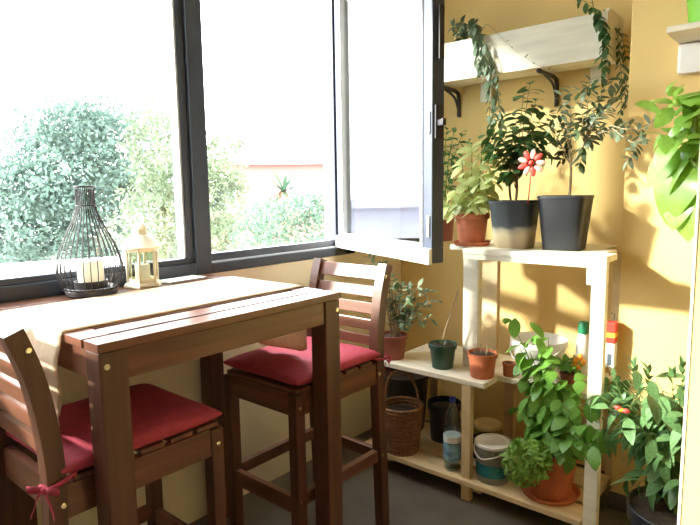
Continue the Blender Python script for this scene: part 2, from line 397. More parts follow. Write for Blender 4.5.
def make_stool(name, label, loc, rz, group, bowside):
    t = thing(name, label, 'bar stool', loc, rz, group)
    W = 0.200; YF = 0.248; YR = -0.230; S = 0.042; SZ = 0.715
    for sx in (-1, 1):
        x0, x1 = (sx*W-S if sx > 0 else -W), (sx*W if sx > 0 else -W+S)
        # front leg, slightly tapered
        box('leg', (x0, YF-S, 0), (x1, YF, SZ-0.004), 'wood_z_shaded', t, 0.003)
        # rear leg that runs on as the curved back post
        prof = [(-0.030, 0.0), (-0.022, 0.2), (-0.012, 0.42), (-0.004, 0.62), (0.0, 0.72), (-0.002, 0.80), (-0.012, 0.90), (-0.030, 1.0), (-0.052, 1.07), (-0.064, 1.105)]
        pts = smooth_path([(0, a, b) for a, b in prof], 3); bm = bmesh.new(); rings = []
        for i, p in enumerate(pts):
            tn = (pts[min(i+1, len(pts)-1)]-pts[max(i-1, 0)]).normalized(); nn = Vector((0, tn.z, -tn.y)); hw = S*0.5+0.001
            rings.append([bm.verts.new(Vector((x, YR-0.02+hw, 0))+p+nn*s*hw) for x, s in ((x0, -1), (x1, -1), (x1, 1), (x0, 1))])
        for r0, r1 in zip(rings, rings[1:]):
            for k in range(4): bm.faces.new((r0[k], r0[(k+1) % 4], r1[(k+1) % 4], r1[k]))
        bm.faces.new(rings[0][::-1]); bm.faces.new(rings[-1])
        finish('back_post', bm, 'wood_z_shaded', t)
        # side rails
        xr0, xr1 = (x0+0.008, x1-0.006)
        box('side_apron', (xr0, YR+0.02, 0.632), (xr1, YF-S, SZ), 'wood_y', t, 0.002)
        box('side_stretcher', (xr0, YR+0.015, 0.300), (xr1, YF-S, 0.345), 'wood_y', t, 0.002)
        for yy, zz in ((YF-0.020, 0.665), (YR+0.012, 0.672), (YF-0.02, 0.322), (YR-0.004, 0.322)):
            bm = bmesh.new(); p = Vector((sx*W, yy, zz)); d = Vector((sx*0.003, 0, 0)); add_tube(bm, [p-d, p+d*0.6, p+d], [0.0075, 0.0075, 0.005], 12); finish('bolt', bm, 'bolt', t)
        bm = bmesh.new(); p = Vector((sx*W, YR-0.035, 1.060)); d = Vector((sx*0.003, 0, 0)); add_tube(bm, [p-d, p+d*0.6, p+d], [0.0075, 0.0075, 0.005], 12); finish('bolt', bm, 'bolt', t)
    box('front_apron', (-W+S, YF-0.034, 0.632), (W-S, YF-0.008, SZ), 'wood_x', t, 0.002)
    box('rear_apron', (-W+S, YR+0.006, 0.632), (W-S, YR+0.030, SZ), 'wood_x', t, 0.002)
    box('footrest', (-W+S, YF-0.034, 0.270), (W-S, YF-0.010, 0.330), 'wood_x', t, 0.002)
    box('rear_stretcher', (-W+S, YR-0.018, 0.300), (W-S, YR+0.006, 0.345), 'wood_x', t, 0.002)
    for i in range(5):
        y0 = YR+0.045+i*0.088
        box('seat_slat', (-W+0.01, y0, SZ+0.0005), (W-0.01, y0+0.070, SZ+0.014), 'wood_x', t, 0.003)
    # back slats follow the post curve
    for z0, h in ((1.040, 0.058), (0.972, 0.046), (0.906, 0.046), (0.842, 0.044), (0.782, 0.040)):
        zc = z0+h/2
        dy = -0.0 - max(0, (zc-0.78))**1.6*0.42
        lean = math.atan(0.42*1.6*max(0, zc-0.78)**0.6)
        M_ = Matrix.Translation((0, YR+0.007+dy, zc)) @ Matrix.Rotation(lean, 4, 'X')
        box('back_slat', (-W+S-0.004, -0.009, -h/2), (W-S+0.004, 0.009, h/2), 'wood_x', t, 0.003, M_)
    c = finish('cushion', cushion_mesh(0.416, 0.462, 0.064), 'cushion', t, True); c.location = (0, 0.012, SZ+0.041)
    for sx in (-1, 1):
        x = sx*(W+0.004)
        bm = bmesh.new(); ys0, ys1 = YR-0.022, YR+0.055
        pts = smooth_path([(sx*(W-0.05), YR+0.07, 0.75), (sx*(W-0.002), YR+0.045, 0.742), (x, YR+0.03, 0.738), (x, YR-0.012, 0.728), (sx*(W-0.03), YR-0.026, 0.726)], 4)
        add_tube(bm, pts, 0.006, 6); finish('tie_ribbon', bm, 'cushion', t, True)
        bow(t, (x-sx*0.005, YR-0.026, 0.728), (sx*0.5, -0.85, 0), (0.85, sx*0.5, 0))
    return t
make_stool('bar_stool', 'brown slatted bar stool with shaded red cushion, half under the table by the wire lantern', (-1.545, 0.742, 0), 0, None, 1)
make_stool('bar_stool', 'brown slatted wooden bar stool with sunlit red cushion, between the table and the plant shelf', (-1.550, 1.545, 0), math.pi, None, 1)

# ------------------------------------------------------------------ things on the table
vz = 1.0625
vc = Vector((-1.925, 0.897, vz))
v = thing('wire_lantern', 'black wire bottle shaped candle lantern on the bar table', 'lantern', vc)
lathe('base_dish', [(0.001, 0), (0.070, 0), (0.082, 0.006), (0.084, 0.028), (0.080, 0.030), (0.074, 0.012), (0.001, 0.010)], 'iron', v)
prof = [(0.078, 0.012), (0.097, 0.050), (0.104, 0.085), (0.100, 0.125), (0.083, 0.175), (0.060, 0.225), (0.041, 0.265), (0.031, 0.300), (0.029, 0.330), (0.030, 0.368)]
pp = smooth_path([(r, 0, z) for r, z in prof], 3)
bm = bmesh.new(); add_tube(bm, pp, 0.0016, 5); wm = finish('wire', bm, 'iron', v, True)
for k in range(1, 30):
    o = wm.copy(); COL.objects.link(o); o.parent = v; o.rotation_euler = (0, 0, 2*math.pi*k/30)
def ring(nm, r, z, rad, mt, parent, n=32):
    bm = bmesh.new(); pts = [(r*math.cos(2*math.pi*k/n), r*math.sin(2*math.pi*k/n), z) for k in range(n+1)]; add_tube(bm, pts, rad, 6, False); return finish(nm, bm, mt, parent, True)
ring('hoop', 0.031, 0.368, 0.003, 'iron', v); ring('hoop', 0.030, 0.305, 0.0025, 'iron', v); ring('hoop', 0.082, 0.020, 0.003, 'iron', v)
lathe('candle_holder', [(0.001, 0.012), (0.05, 0.012), (0.054, 0.05), (0.050, 0.05), (0.046, 0.02), (0.001, 0.02)], 'iron', v)
cl = lathe('candle', [(0.001, 0.021), (0.043, 0.021), (0.043, 0.118), (0.036, 0.121), (0.001, 0.116)], 'wax', v)
tube('wick', [(0, 0, 0.112), (0.001, 0, 0.126)], 0.0012, 'iron', cl, 5)

lc = Vector((-1.943, 1.100, vz))
l = thing('white_lantern', 'small white metal lantern with domed roof beside the wire lantern', 'lantern', lc, 0.35); l.scale = (1.1, 1.1, 1.1)
lathe('base_plate', [(0.001, 0), (0.064, 0), (0.066, 0.006), (0.062, 0.014), (0.054, 0.018), (0.001, 0.018)], 'cream_metal', l, 6, smooth=False)
for k in range(6):
    a = 2*math.pi*k/6
    tube('post', [(0.050*math.cos(a), 0.050*math.sin(a), 0.016), (0.050*math.cos(a), 0.050*math.sin(a), 0.132)], 0.0045, 'cream_metal', l, 6)
    b = a+math.pi/6; Mx = Matrix.Rotation(b, 4, 'Z') @ Matrix.Translation((0.0425, 0, 0))
    p = box('pane', (-0.0008, -0.021, 0.020), (0.0008, 0.021, 0.128), 'jar_glass', l, 0, Mx)
    box('window_border', (-0.002, -0.022, 0.016), (0.002, 0.022, 0.030), 'cream_metal', p, 0, Mx); box('window_border', (-0.002, -0.022, 0.118), (0.002, 0.022, 0.132), 'cream_metal', p, 0, Mx)
lathe('roof', [(0.066, 0.130), (0.068, 0.136), (0.058, 0.144), (0.046, 0.160), (0.030, 0.172), (0.022, 0.176), (0.020, 0.192), (0.026, 0.196), (0.016, 0.210), (0.001, 0.214)], 'cream_metal', l, 24)
hr = []
for k in range(25):
    a = 2*math.pi*k/24; hr.append((0.018*math.cos(a), 0, 0.228+0.018*math.sin(a)))
tube('ring_handle', hr, 0.002, 'cream_metal', l, 6)
lathe('candle', [(0.001, 0.0185), (0.024, 0.0185), (0.024, 0.075), (0.001, 0.073)], 'wax', l, 16)
ph = thing('notepad', 'thin white notepad lying flat on the table against the window frame', 'notepad', (-1.945, 1.265, vz), 0.06)
box('page_block', (-0.040, -0.085, 0.0012), (0.040, 0.085, 0.007), 'paper_white', ph, 0.001); box('cover', (-0.042, -0.087, 0), (0.042, 0.087, 0.0012), 'window_dark', ph, 0); box('cover', (-0.042, -0.087, 0.007), (0.042, 0.087, 0.0082), 'paper_white', ph, 0)

# ------------------------------------------------------------------ plant shelf
SF, SB = 2.185, 2.66; SR = -0.622
ZT, ZM, ZBt = 1.150, 0.566, 0.104
sh = thing('plant_shelf', 'whitewashed wooden three tier plant shelf against the yellow wall', 'shelf', (-1.1, 2.38, 0))
def sp(nm, lo, hi, mt='white_wood', bev=0.003):
    o = box(nm, lo, hi, mt, None, bev); o.parent = sh; o.matrix_parent_inverse = Matrix.Translation(-Vector(sh.location)); return o
# top: three boards, the front one shorter so that the window can open
TL = -1.215
sp('shelf_board', (TL, SF, ZT-0.024), (SR, SF+0.135, ZT)); sp('shelf_board', (-1.36, SF+0.140, ZT-0.024), (SR-0.045, SF+0.295, ZT)); sp('shelf_board', (-1.40, SF+0.300, ZT-0.024), (SR-0.095, SB, ZT))
sp('front_batten', (TL, SF+0.004, ZT-0.046), (SR-0.05, SF+0.024, ZT-0.0245)); sp('bracket_block', (SR-0.072, SF+0.004, ZT-0.110), (SR-0.052, SF+0.03, ZT-0.047))
sp('post', (SR-0.052, SF, 0), (SR, SF+0.036, ZT-0.0245)); sp('post', (SR-0.098, SB-0.036, 0), (SR-0.052, SB, ZT-0.0245), 'raw_wood')
UX = on_y(463, 300, SF+0.18).x; UX2 = on_y(478, 300, SF+0.18).x
sp('post', (UX, SF+0.18, ZM), (UX2, SF+0.215, ZT-0.0245)); sp('post', (on_y(482, 300, SB-0.04).x, SB-0.04, ZM), (on_y(497, 300, SB-0.04).x, SB-0.004, ZT-0.0245), 'raw_wood')
# middle: deep on the left, shallow on the right
ML = -1.66; MR = -1.105
sp('shelf_board', (ML, SF, ZM-0.024), (MR, SF+0.135, ZM)); sp('shelf_board', (ML, SF+0.139, ZM-0.024), (SR-0.07, SF+0.270, ZM)); sp('shelf_board', (ML, SF+0.274, ZM-0.024), (SR-0.07, SB, ZM))
LX = on_y(461, 430, SF).x
sp('post', (LX, SF+0.003, 0), (LX+0.044, SF+0.035, ZM-0.0245), 'raw_wood'); sp('post', (LX, SB-0.036, 0), (LX+0.05, SB, ZM-0.0245), 'raw_wood')
sp('post', (ML+0.005, SB-0.036, 0), (ML+0.055, SB, ZM-0.0245), 'raw_wood'); sp('post', (ML-0.06, SF+0.1, 0), (ML-0.01, SF+0.135, ZBt-0.0245), 'raw_wood')
# bottom boards with gaps
BL = -1.79
yb_ = [SF+0.0, SF+0.128, SF+0.152, SF+0.268, SF+0.292, SB]
sp('shelf_board', (BL, SF-0.018, ZBt-0.024), (SR-0.053, SF+0.110, ZBt), 'raw_wood'); sp('shelf_board', (BL, SF+0.132, ZBt-0.024), (SR-0.065, SF+0.245, ZBt), 'raw_wood'); sp('shelf_board', (BL, SF+0.267, ZBt-0.024), (SR-0.065, SB-0.04, ZBt), 'raw_wood')
sp('cross_batten', (LX+0.052, SF+0.02, ZBt-0.06), (LX+0.09, SB-0.05, ZBt-0.0245), 'raw_wood')

# wall planter box above
pb = thing('wall_planter', 'whitewashed wooden planter box on iron brackets high on the yellow wall', 'planter', (-1.2, 2.75, 1.95))
def pbp(nm, lo, hi, mt='white_wood', bev=0.003):
    o = box(nm, lo, hi, mt, None, bev); o.parent = pb; o.matrix_parent_inverse = Matrix.Translation(-Vector(pb.location)); return o
PF = 2.60; pz0, pz1 = 1.946, 2.135; px0, px1 = -1.66, -0.775
pbp('front_board', (px0, PF, pz0), (px1, PF+0.018, pz1)); pbp('end_board', (px1-0.018, PF+0.0185, pz0), (px1, YB-0.03, pz1+0.015)); pbp('end_board', (px0, PF+0.0185, pz0), (px0+0.018, YB-0.03, pz1))
pbp('bottom_board', (px0+0.019, PF+0.0185, pz0+0.012), (px1-0.019, YB-0.03, pz0+0.03)); pbp('back_board', (px0+0.019, YB-0.045, pz0+0.031), (px1-0.019, YB-0.028, pz1-0.02))
for a, b in ((481, 492), (590, 606)):
    xa = on_y(a, 90, YB-0.02).x; xb = on_y(b, 90, YB-0.02).x
    pbp('back_slat', (xa, YB-0.0275, 1.862 if a < 500 else 1.885), (xb, YB-0.006, pz1-0.02))
for a in (458, 556):
    x = on_y(a, 90, YB-0.02).x
    bm = bmesh.new(); pts = smooth_path([(x, PF+0.02, pz0-0.008), (x, PF+0.12, pz0-0.010), (x, YB-0.035, pz0-0.014), (x, YB-0.012, pz0-0.05), (x, YB-0.010, pz0-0.145)], 4)
    add_tube(bm, pts, 0.011, 6); add_tube(bm, smooth_path([(x, PF+0.09, pz0-0.014), (x, YB-0.06, pz0-0.045), (x, YB-0.014, pz0-0.11)], 4), 0.007, 6)
    o = finish('bracket', bm, 'iron', pb, True); o.matrix_parent_inverse = Matrix.Translation(-Vector(pb.location))

# small ledge on the pillar, switch box, green pot
c0 = on_y(680, 45, YP)
led = thing('wall_ledge', 'short pale wall ledge mounted high on the yellow pillar wall', 'shelf', (c0.x+0.2, YP-0.12, c0.z))
for nm, lo, hi in (('board', (c0.x-0.002, YP-0.225, c0.z), (c0.x+0.42, YP-0.001, c0.z+0.022)), ('cleat', (c0.x+0.15, YP-0.03, c0.z-0.03), (c0.x+0.40, YP-0.001, c0.z-0.0005))):
    o = box(nm, lo, hi, 'white_wood', None, 0.004); o.parent = led; o.matrix_parent_inverse = Matrix.Translation(-Vector(led.location))
sbx = thing('switch_box', 'white rounded switch box under the wall ledge', 'switch box', (c0.x+0.07, YP, c0.z-0.06))
box('cover', (-0.07, -0.040, -0.055), (0.07, 0, 0.055), 'white_plastic', sbx, 0.012)
for xx in (0.02, 0.045): box('rocker', (xx-0.01, -0.044, -0.02), (xx+0.01, -0.039, 0.02), 'white_plastic', sbx, 0.002)
gp = on_y(686, 24, YP-0.13)
gpt = thing('lime_green_pot', 'lime green plastic pot standing on the pale wall ledge', 'pot', (gp.x+0.075, YP-0.12, c0.z+0.0225))
lathe('pot_wall', [(0.001, 0), (0.066, 0), (0.082, 0.14), (0.088, 0.142), (0.088, 0.16), (0.080, 0.16), (0.062, 0.01), (0.001, 0.01)], 'lime_plastic', gpt)
lathe('soil', [(0.001, 0.13), (0.078, 0.13), (0.001, 0.136)], 'soil', gpt)

# ------------------------------------------------------------------ leaves
def leaf_mesh(nm, mt, L=1.0, W=0.5, curl=0.25, fold=0.15, power=1.0, n=6, tipw=0.0, lobes=0):
    bm = bmesh.new(); rows = []
    for i in range(n+1):
        t = i/n
        wv = W/2*(math.sin(math.pi*min(1, t**power*0.97+0.02)))**0.8 + tipw*0
        if lobes: wv *= 0.65+0.35*abs(math.cos(t*math.pi*lobes))
        if i == n: wv = 0.0005
        y = L*t*(1-0.12*curl*t); z = -curl*L*0.55*t*t + 0.10*L*t*(1-t)
        row = [bm.verts.new((s*wv, y, z + abs(s)*fold*wv - (0.10*wv if abs(s) == 1 else 0))) for s in (-1, -0.55, 0, 0.55, 1)]
        rows.append(row)
    for r0, r1 in zip(rows, rows[1:]):
        for k in range(4): bm.faces.new((r0[k], r0[k+1], r1[k+1], r1[k]))
    me = bpy.data.meshes.new(nm); bm.to_mesh(me); bm.free()
    for p in me.polygons: p.use_smooth = True
    me.materials.append(MATS[mt]); return me
LM = {
 'lime': [leaf_mesh('basil_leaf', 'leaf_lime', 1, 0.74, c, 0.1, 0.85) for c in (0.3, 0.6)],
 'basil': [leaf_mesh('basil_leaf', 'leaf_basil', 1, 0.58, c, 0.1, 0.85) for c in (0.3, 0.7)],
 'bright': [leaf_mesh('basil_leaf', 'leaf_bright', 1, 0.66, c, 0.12, 0.85, 9) for c in (0.5, 0.9)],
 'dark': [leaf_mesh('lemon_leaf', 'leaf_dark', 1, 0.50, c, 0.2) for c in (0.2, 0.5)],
 'olive': [leaf_mesh('olive_leaf', 'leaf_olive', 1, 0.40, c, 0.1, 1, 4) for c in (0.1, 0.3)],
 'grey': [leaf_mesh('olive_leaf', 'leaf_grey', 1, 0.42, c, 0.1, 1, 4) for c in (0.1, 0.35)],
 'pepper': [leaf_mesh('pepper_leaf', 'leaf_pepper', 1, 0.40, c, 0.18, 0.8) for c in (0.4, 0.8)],
 'parsley': [leaf_mesh('parsley_leaf', 'leaf_parsley', 1, 0.85, c, 0.2, 0.6, 6, lobes=2.5) for c in (0.2, 0.5)],
}
def leaf_mtx(p, d, roll, s, upv=Vector((0, 0, 1))):
    d = d.normalized(); z = upv - d*upv.dot(d)
    if z.length < 0.05: z = Vector((1, 0, 0)) - d*d.x
    z.normalize(); x = d.cross(z)
    M_ = Matrix(((x.x, d.x, z.x, p.x), (x.y, d.y, z.y, p.y), (x.z, d.z, z.z, p.z), (0, 0, 0, 1)))
    return M_ @ Matrix.Rotation(roll, 4, 'Y') @ Matrix.Scale(s, 4)
def put_leaf(parent, kind, p, d, s, roll=0.0, nm='leaf', upv=Vector((0, 0, 1))):
    o = bpy.data.objects.new(nm, random.choice(LM[kind])); COL.objects.link(o); o.parent = parent
    o.matrix_local = leaf_mtx(Vector(p), Vector(d), roll, s, upv); return o
def rnd(a=1.0): return Vector((random.uniform(-a, a), random.uniform(-a, a), random.uniform(-a, a)))
def leafy_stem(parent, pts, rad, kind, n, size, t0=0.3, droop=0.2, outw=0.8, mt='green_stem', pair=True, sj=0.3, rollj=0.5, keep=None):
    """pts local to the parent; leaves in alternate pairs along the stem"""
    pp_ = smooth_path(pts, 5); N = len(pp_)
    tube('stem', pp_, [rad*(1-0.6*i/(N-1)) for i in range(N)], mt, parent, 5)
    for j in range(n):
        t = t0+(1-t0)*(j/(max(1, n-1)))
        fi = t*(N-1); i = min(int(fi), N-2); p = pp_[i].lerp(pp_[i+1], fi-i); tg = (pp_[i+1]-pp_[i]).normalized()
        sd_ = tg.orthogonal().normalized(); sd_ = Matrix.Rotation(j*2.4+random.uniform(-0.4, 0.4), 3, tg) @ sd_
        for q in ((1, -1) if pair and j < n-1 else (1,)):
            d = sd_*q*outw + tg*(1-outw*0.6) + Vector((0, 0, -droop)) + rnd(0.15)
            if keep and not keep(p + d.normalized()*size): continue
            put_leaf(parent, kind, p, d, size*random.uniform(1-sj, 1+sj*0.6), random.uniform(-rollj, rollj))
def round_pot(parent, rb, rtp, h, mt, lip=0.012, wall=0.006, soil=0.86, square=0.0, rot=0.0, ribs=True):
    pr = [(0.001, 0.0), (rb, 0.0), (rb*0.985+0.002, 0.004)]
    if lip:
        hl = h*0.80
        pr += [(rb+(rtp-lip*0.5-rb)*0.8, hl), (rtp-lip*0.15, hl+0.002), (rtp, h-0.002)]
    else: pr += [(rtp, h-0.012), (rtp+0.003, h-0.011), (rtp+0.003, h-0.001)]
    pr += [(rtp-0.002, h), (rtp-wall, h), (rtp-wall-0.004, h*soil), (rb-wall, 0.012), (0.001, 0.012)]
    o = lathe('pot', pr, mt, parent, 40 if square else 28, square=square, rot=rot)
    rs = rb+(rtp-rb)*soil-wall
    s = lathe('soil', [(0.001, h*soil+0.006), (rs*0.5, h*soil+0.008), (rs, h*soil), (rs*0.9, h*soil-0.02), (0.001, h*soil-0.02)], 'soil', parent, 24, square=square, rot=rot)
    return o
def saucer(parent, r, mt, h=0.018):
    return lathe('saucer', [(0.001, 0), (r*0.88, 0), (r, h), (r*0.96, h), (r*0.85, 0.005), (0.001, 0.005)], mt, parent)

# --- top shelf
def at(px, py, y): return on_y(px, py, y)
def span(px0, px1, py, y): return abs(on_y(px1, py, y).x-on_y(px0, py, y).x)
def local(parent, px, py, y): return on_y(px, py, y) - Vector(parent.location)

yB = 2.335; p = at(471.5, 247, yB); r_t = 0.080
t = thing('basil_pot', 'terracotta pot on a saucer with pale lime green basil on the top shelf', 'potted plant', (p.x, yB, ZT+0.0005))
saucer(t, 0.086, 'terracotta'); hB = at(471, 213, yB).z-ZT
o = round_pot(t, 0.056, r_t, hB-0.006, 'terracotta', 0.012)
for c in t.children:
    if c.name.startswith(('pot', 'soil')): c.location.z = 0.006
tips = [(455, 190, 0.02), (447, 205, 0.0), (462, 160, 0.03), (472, 145, 0.02), (483, 140, 0.0), (490, 150, -0.02), (494, 170, -0.03), (480, 175, -0.05), (468, 185, -0.05), (488, 195, -0.04), (458, 203, -0.06), (476, 198, -0.07)]
for i, (a, b, dy) in enumerate(tips):
    e = local(t, a, b, yB+dy); s0 = Vector((e.x*0.25, e.y*0.3, hB-0.02)); mid = s0.lerp(e, 0.55)+Vector((e.x*0.1, 0, 0.015))
    leafy_stem(t, [s0, mid, e], 0.003, 'lime', 7, 0.070, 0.35, 0.7, 0.8)

yA = 2.475; p = at(444, 246, yA)
t = thing('herb_pot', 'dark brown red pot with grey green herb, half hidden behind the lime basil', 'potted plant', (p.x-0.02, yA, ZT+0.0005))
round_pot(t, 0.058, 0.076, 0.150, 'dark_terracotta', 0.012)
for (a, b, dy) in [(447, 130, 0), (455, 128, -0.03), (463, 132, 0.02), (452, 145, -0.04), (470, 140, 0), (440, 150, 0), (436, 175, 0), (458, 160, -0.03)]:
    e = local(t, a, b, yA+dy); leafy_stem(t, [(e.x*0.2, 0, 0.12), (e.x*0.5, e.y*0.5, 0.12+(e.z-0.12)*0.6), e], 0.003, 'dark', 8, 0.045, 0.3, 0.1, 0.8)

yC = 2.345; p = at(514, 249, yC); hC = at(514, 200.5, yC).z-ZT
t = thing('lemon_tree_pot', 'square black pot crusted with tan mineral stains holding a dark leafy lemon bush', 'potted plant', (p.x, yC, ZT+0.0005))
round_pot(t, 0.074, 0.094, hC, 'stained_pot', 0, 0.004, 0.92, square=0.85, rot=0.12)
tr = [(0.0, 0, hC*0.9), (0.004, 0.01, hC+0.06), (-0.008, 0.0, hC+0.13)]
tube('trunk', smooth_path(tr, 4), 0.006, 'bark', t, 6); tube('trunk', smooth_path([(-0.02, 0.01, hC*0.9), (-0.026, 0.0, hC+0.05), (-0.03, 0.02, hC+0.12)], 4), 0.005, 'bark', t, 6)
tips = [(492, 150), (500, 130), (508, 150), (516, 110), (524, 90), (530, 84), (536, 100), (540, 120), (546, 135), (550, 115), (540, 150), (530, 140), (520, 165), (505, 175), (548, 150), (515, 135), (495, 118), (488, 135)]
for i, (a, b) in enumerate(tips):
    e = local(t, a, b, yC+random.uniform(-0.08, 0.08)); s0 = Vector((0.0, 0, hC+random.uniform(0.05, 0.13)))
    leafy_stem(t, [s0, s0.lerp(e, 0.5)+Vector((0, 0, 0.02)), e], 0.0025, 'dark', 8, 0.066, 0.3, 0.5, 0.8, 'bark')
# pinwheel
yq = yC-0.075; fp = at(531.5, 163, yq-0.09); bp_ = at(528, 200, yq)
t = thing('toy_flower', 'red plastic toy flower on a stick stuck into the stained black pot', 'decoration', (bp_.x, yq, bp_.z-0.015))
tube('stick', [(0, 0, 0), fp-Vector(t.location)+Vector((0, 0.006, 0))], 0.0022, 'red_plastic', t, 6)
fl = fp-Vector(t.location); toc = (CAM-fp); toc.z = 0; toc.normalize(); toc = Vector((0.25, -1, 0.05)).normalized(); ax = Vector((0, 0, 1)).cross(toc).normalized()
for k in range(9):
    a = 2*math.pi*k/9; d = ax*math.cos(a)+Vector((0, 0, 1))*math.sin(a)
    bm = bmesh.new(); 
    Mp = Matrix.Translation(fl+d*0.034) @ Matrix(((ax.x, 0, toc.x, 0), (ax.y, 0, toc.y, 0), (0, 1, toc.z, 0), (0, 0, 0, 1))).to_4x4() @ Matrix.Rotation(a, 4, 'Z')
    bmesh.ops.create_uvsphere(bm, u_segments=10, v_segments=6, radius=1); 
    for v_ in bm.verts: v_.co = Mp @ Vector((v_.co.x*0.020, v_.co.y*0.011, v_.co.z*0.004))
    finish('petal', bm, 'red_plastic' if k % 2 else 'pink_plastic', t, True)
bm = bmesh.new(); bmesh.ops.create_uvsphere(bm, u_segments=12, v_segments=8, radius=0.011)
for v_ in bm.verts: v_.co = v_.co+fl+toc*0.004
finish('flower_centre', bm, 'red_plastic', t, True)

yD = 2.375; p = at(564, 250, yD); hD = at(564, 195.5, yD).z-ZT
t = thing('myrtle_tree_pot', 'plain square black pot with a thin trunked small leaved shrub on the top shelf', 'potted plant', (p.x, yD, ZT+0.0005))
round_pot(t, 0.076, 0.098, hD, 'black_plastic', 0, 0.004, 0.92, square=0.85, rot=0.1)
tk = local(t, 571, 165, yD); tube('trunk', smooth_path([(tk.x*0.9, 0, hD*0.9), (tk.x*1.05, 0, hD+0.06), tk, local(t, 569, 140, yD)], 4), 0.0055, 'pale_bark', t, 6)
tube('trunk', smooth_path([tk, local(t, 581, 150, yD), local(t, 590, 130, yD)], 4), 0.004, 'pale_bark', t, 6)
tips = [(556, 110), (562, 95), (570, 88), (548, 125), (555, 140), (580, 90), (590, 80), (588, 105), (598, 95), (604, 110), (612, 105), (618, 90), (622, 130), (630, 125), (600, 130), (590, 140), (575, 130), (566, 150), (580, 165), (560, 160), (610, 75), (597, 118), (584, 120), (570, 112)]
for i, (a, b) in enumerate(tips):
    e = local(t, a, b, yD+random.uniform(-0.10, 0.06)); base = tk if a < 575 else local(t, 584, 142, yD)
    leafy_stem(t, [base, base.lerp(e, 0.5)+Vector((0, 0, 0.015)), e], 0.002, random.choice(('olive', 'olive', 'grey')), 7, 0.048, 0.35, 0.15, 0.75, 'pale_bark')
for pts_, dy in (([(610, 125), (630, 130), (645, 128), (655, 118)], -0.15), ([(612, 128), (632, 142), (645, 138)], -0.18), ([(640, 136), (634, 150), (628, 160)], -0.18)):
    q = [local(t, a, b, yD+dy*(i+1)/len(pts_)) for i, (a, b) in enumerate(pts_)]
    leafy_stem(t, q, 0.002, 'grey', 9, 0.042, 0.2, 0.1, 0.7, 'pale_bark')

# --- trailing plants in the wall planter
t = thing('trailing_plant', 'grey green trailing plant spilling over the front of the wall planter near the window', 'plant', (on_y(474, 30, PF+0.1).x, PF+0.1, pz0+0.035))
lathe('soil_clump', [(0.001, 0), (0.05, 0), (0.055, 0.05), (0.03, 0.075), (0.001, 0.08)], 'soil', t, 12)
yv = PF-0.02
for pts_ in ([(475, 28), (480, 45), (487, 65), (492, 90), (495, 118)], [(478, 30), (488, 50), (496, 75), (499, 105), (503, 128)], [(472, 28), (477, 50), (480, 72)], [(476, 28), (484, 60), (489, 100), (490, 135)]):
    q = [Vector((0, 0, 0.06)), local(t, pts_[0][0], pts_[0][1]-2, PF+0.03)] + [local(t, a, b, yv-random.uniform(0, 0.02)) for a, b in pts_]
    leafy_stem(t, q, 0.003, 'grey', 22, 0.052, 0.12, 0.5, 0.6)
q = [Vector((0, 0, 0.06)), local(t, 485, 25, PF+0.02), local(t, 505, 42, PF-0.02), local(t, 525, 58, PF-0.03), local(t, 548, 70, PF-0.03)]
leafy_stem(t, q, 0.0015, 'olive', 7, 0.026, 0.5, -0.6, 0.6, 'pale_bark', pair=False)
for (a, b) in [(452, 26), (460, 22), (468, 24), (463, 32), (455, 34)]:
    e = local(t, a, b, PF+0.06); leafy_stem(t, [(0, 0, 0.06), e*0.6+Vector((0, 0, 0.06)), e], 0.003, 'grey', 7, 0.045, 0.4, 0.2, 0.8)
t = thing('trailing_vine', 'dark trailing vine arching over the wall planter end by the yellow pillar', 'plant', (on_y(598, 25, PF+0.1).x, PF+0.1, pz0+0.035))
lathe('soil_clump', [(0.001, 0), (0.05, 0), (0.055, 0.05), (0.03, 0.075), (0.001, 0.08)], 'soil', t, 12)
for pts_, dy in (([(590, -10), (580, -4), (592, 8), (602, 22), (605, 40), (607, 60), (603, 75), (592, 84), (580, 93)], -0.02), ([(604, 10), (616, 30), (620, 60), (622, 95), (618, 130)], 0.12), ([(598, 18), (606, 35), (604, 55)], -0.03), ([(610, 20), (624, 45), (626, 80), (628, 105)], 0.14)):
    q = [Vector((0, 0, 0.06))] + [local(t, a, b, PF+dy) for a, b in pts_]
    leafy_stem(t, q, 0.002, 'dark' if dy < 0 else 'olive', 22, 0.046, 0.12, 0.15, 0.75, keep=None)

# --- middle tier
yO = 2.27; p = at(393, 360, yO)
t = thing('olive_sapling_pot', 'brown pot with a grey leaved olive sapling on the middle shelf behind the stool', 'potted plant', (p.x, yO, ZM+0.0005))
hO = at(393, 334, yO).z-ZM
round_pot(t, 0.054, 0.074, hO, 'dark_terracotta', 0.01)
for (a, b) in [(385, 262), (392, 275), (398, 290), (404, 285), (412, 288), (420, 285), (430, 290), (436, 300), (425, 305), (430, 318), (415, 315), (405, 322), (395, 318), (388, 300), (380, 285), (376, 262), (368, 255), (408, 300)]:
    e = local(t, a, b, yO+random.uniform(-0.05, 0.06))
    leafy_stem(t, [(e.x*0.05, 0, hO*0.85), (e.x*0.45, e.y*0.4, hO+(e.z-hO)*0.6), e], 0.0025, 'grey' if random.random() < 0.6 else 'olive', 8, 0.050, 0.35, 0.05, 0.7, 'bark')
yG = 2.285; p = at(442.5, 372, yG)
t = thing('green_pot', 'dark green plastic pot with one dry stick on the middle shelf', 'pot', (p.x, yG, ZM+0.0005)); hG = at(442, 343, yG).z-ZM
round_pot(t, 0.048, 0.068, hG, 'green_plastic', 0.010, soil=0.9)
e = local(t, 458, 290, yG); tube('dry_stick', smooth_path([(-0.01, 0, hG*0.85), (0.012, 0, hG+0.06), e], 4), [0.0035]*8+[0.002], 'pale_bark', t, 6)
for i in range(5): put_leaf(t, 'olive', (random.uniform(-0.03, 0.03), random.uniform(-0.03, 0.03), hG*0.92), Vector((random.uniform(-1, 1), random.uniform(-1, 1), 0.9)), 0.035)
yR_ = 2.275; p = at(482, 382, yR_)
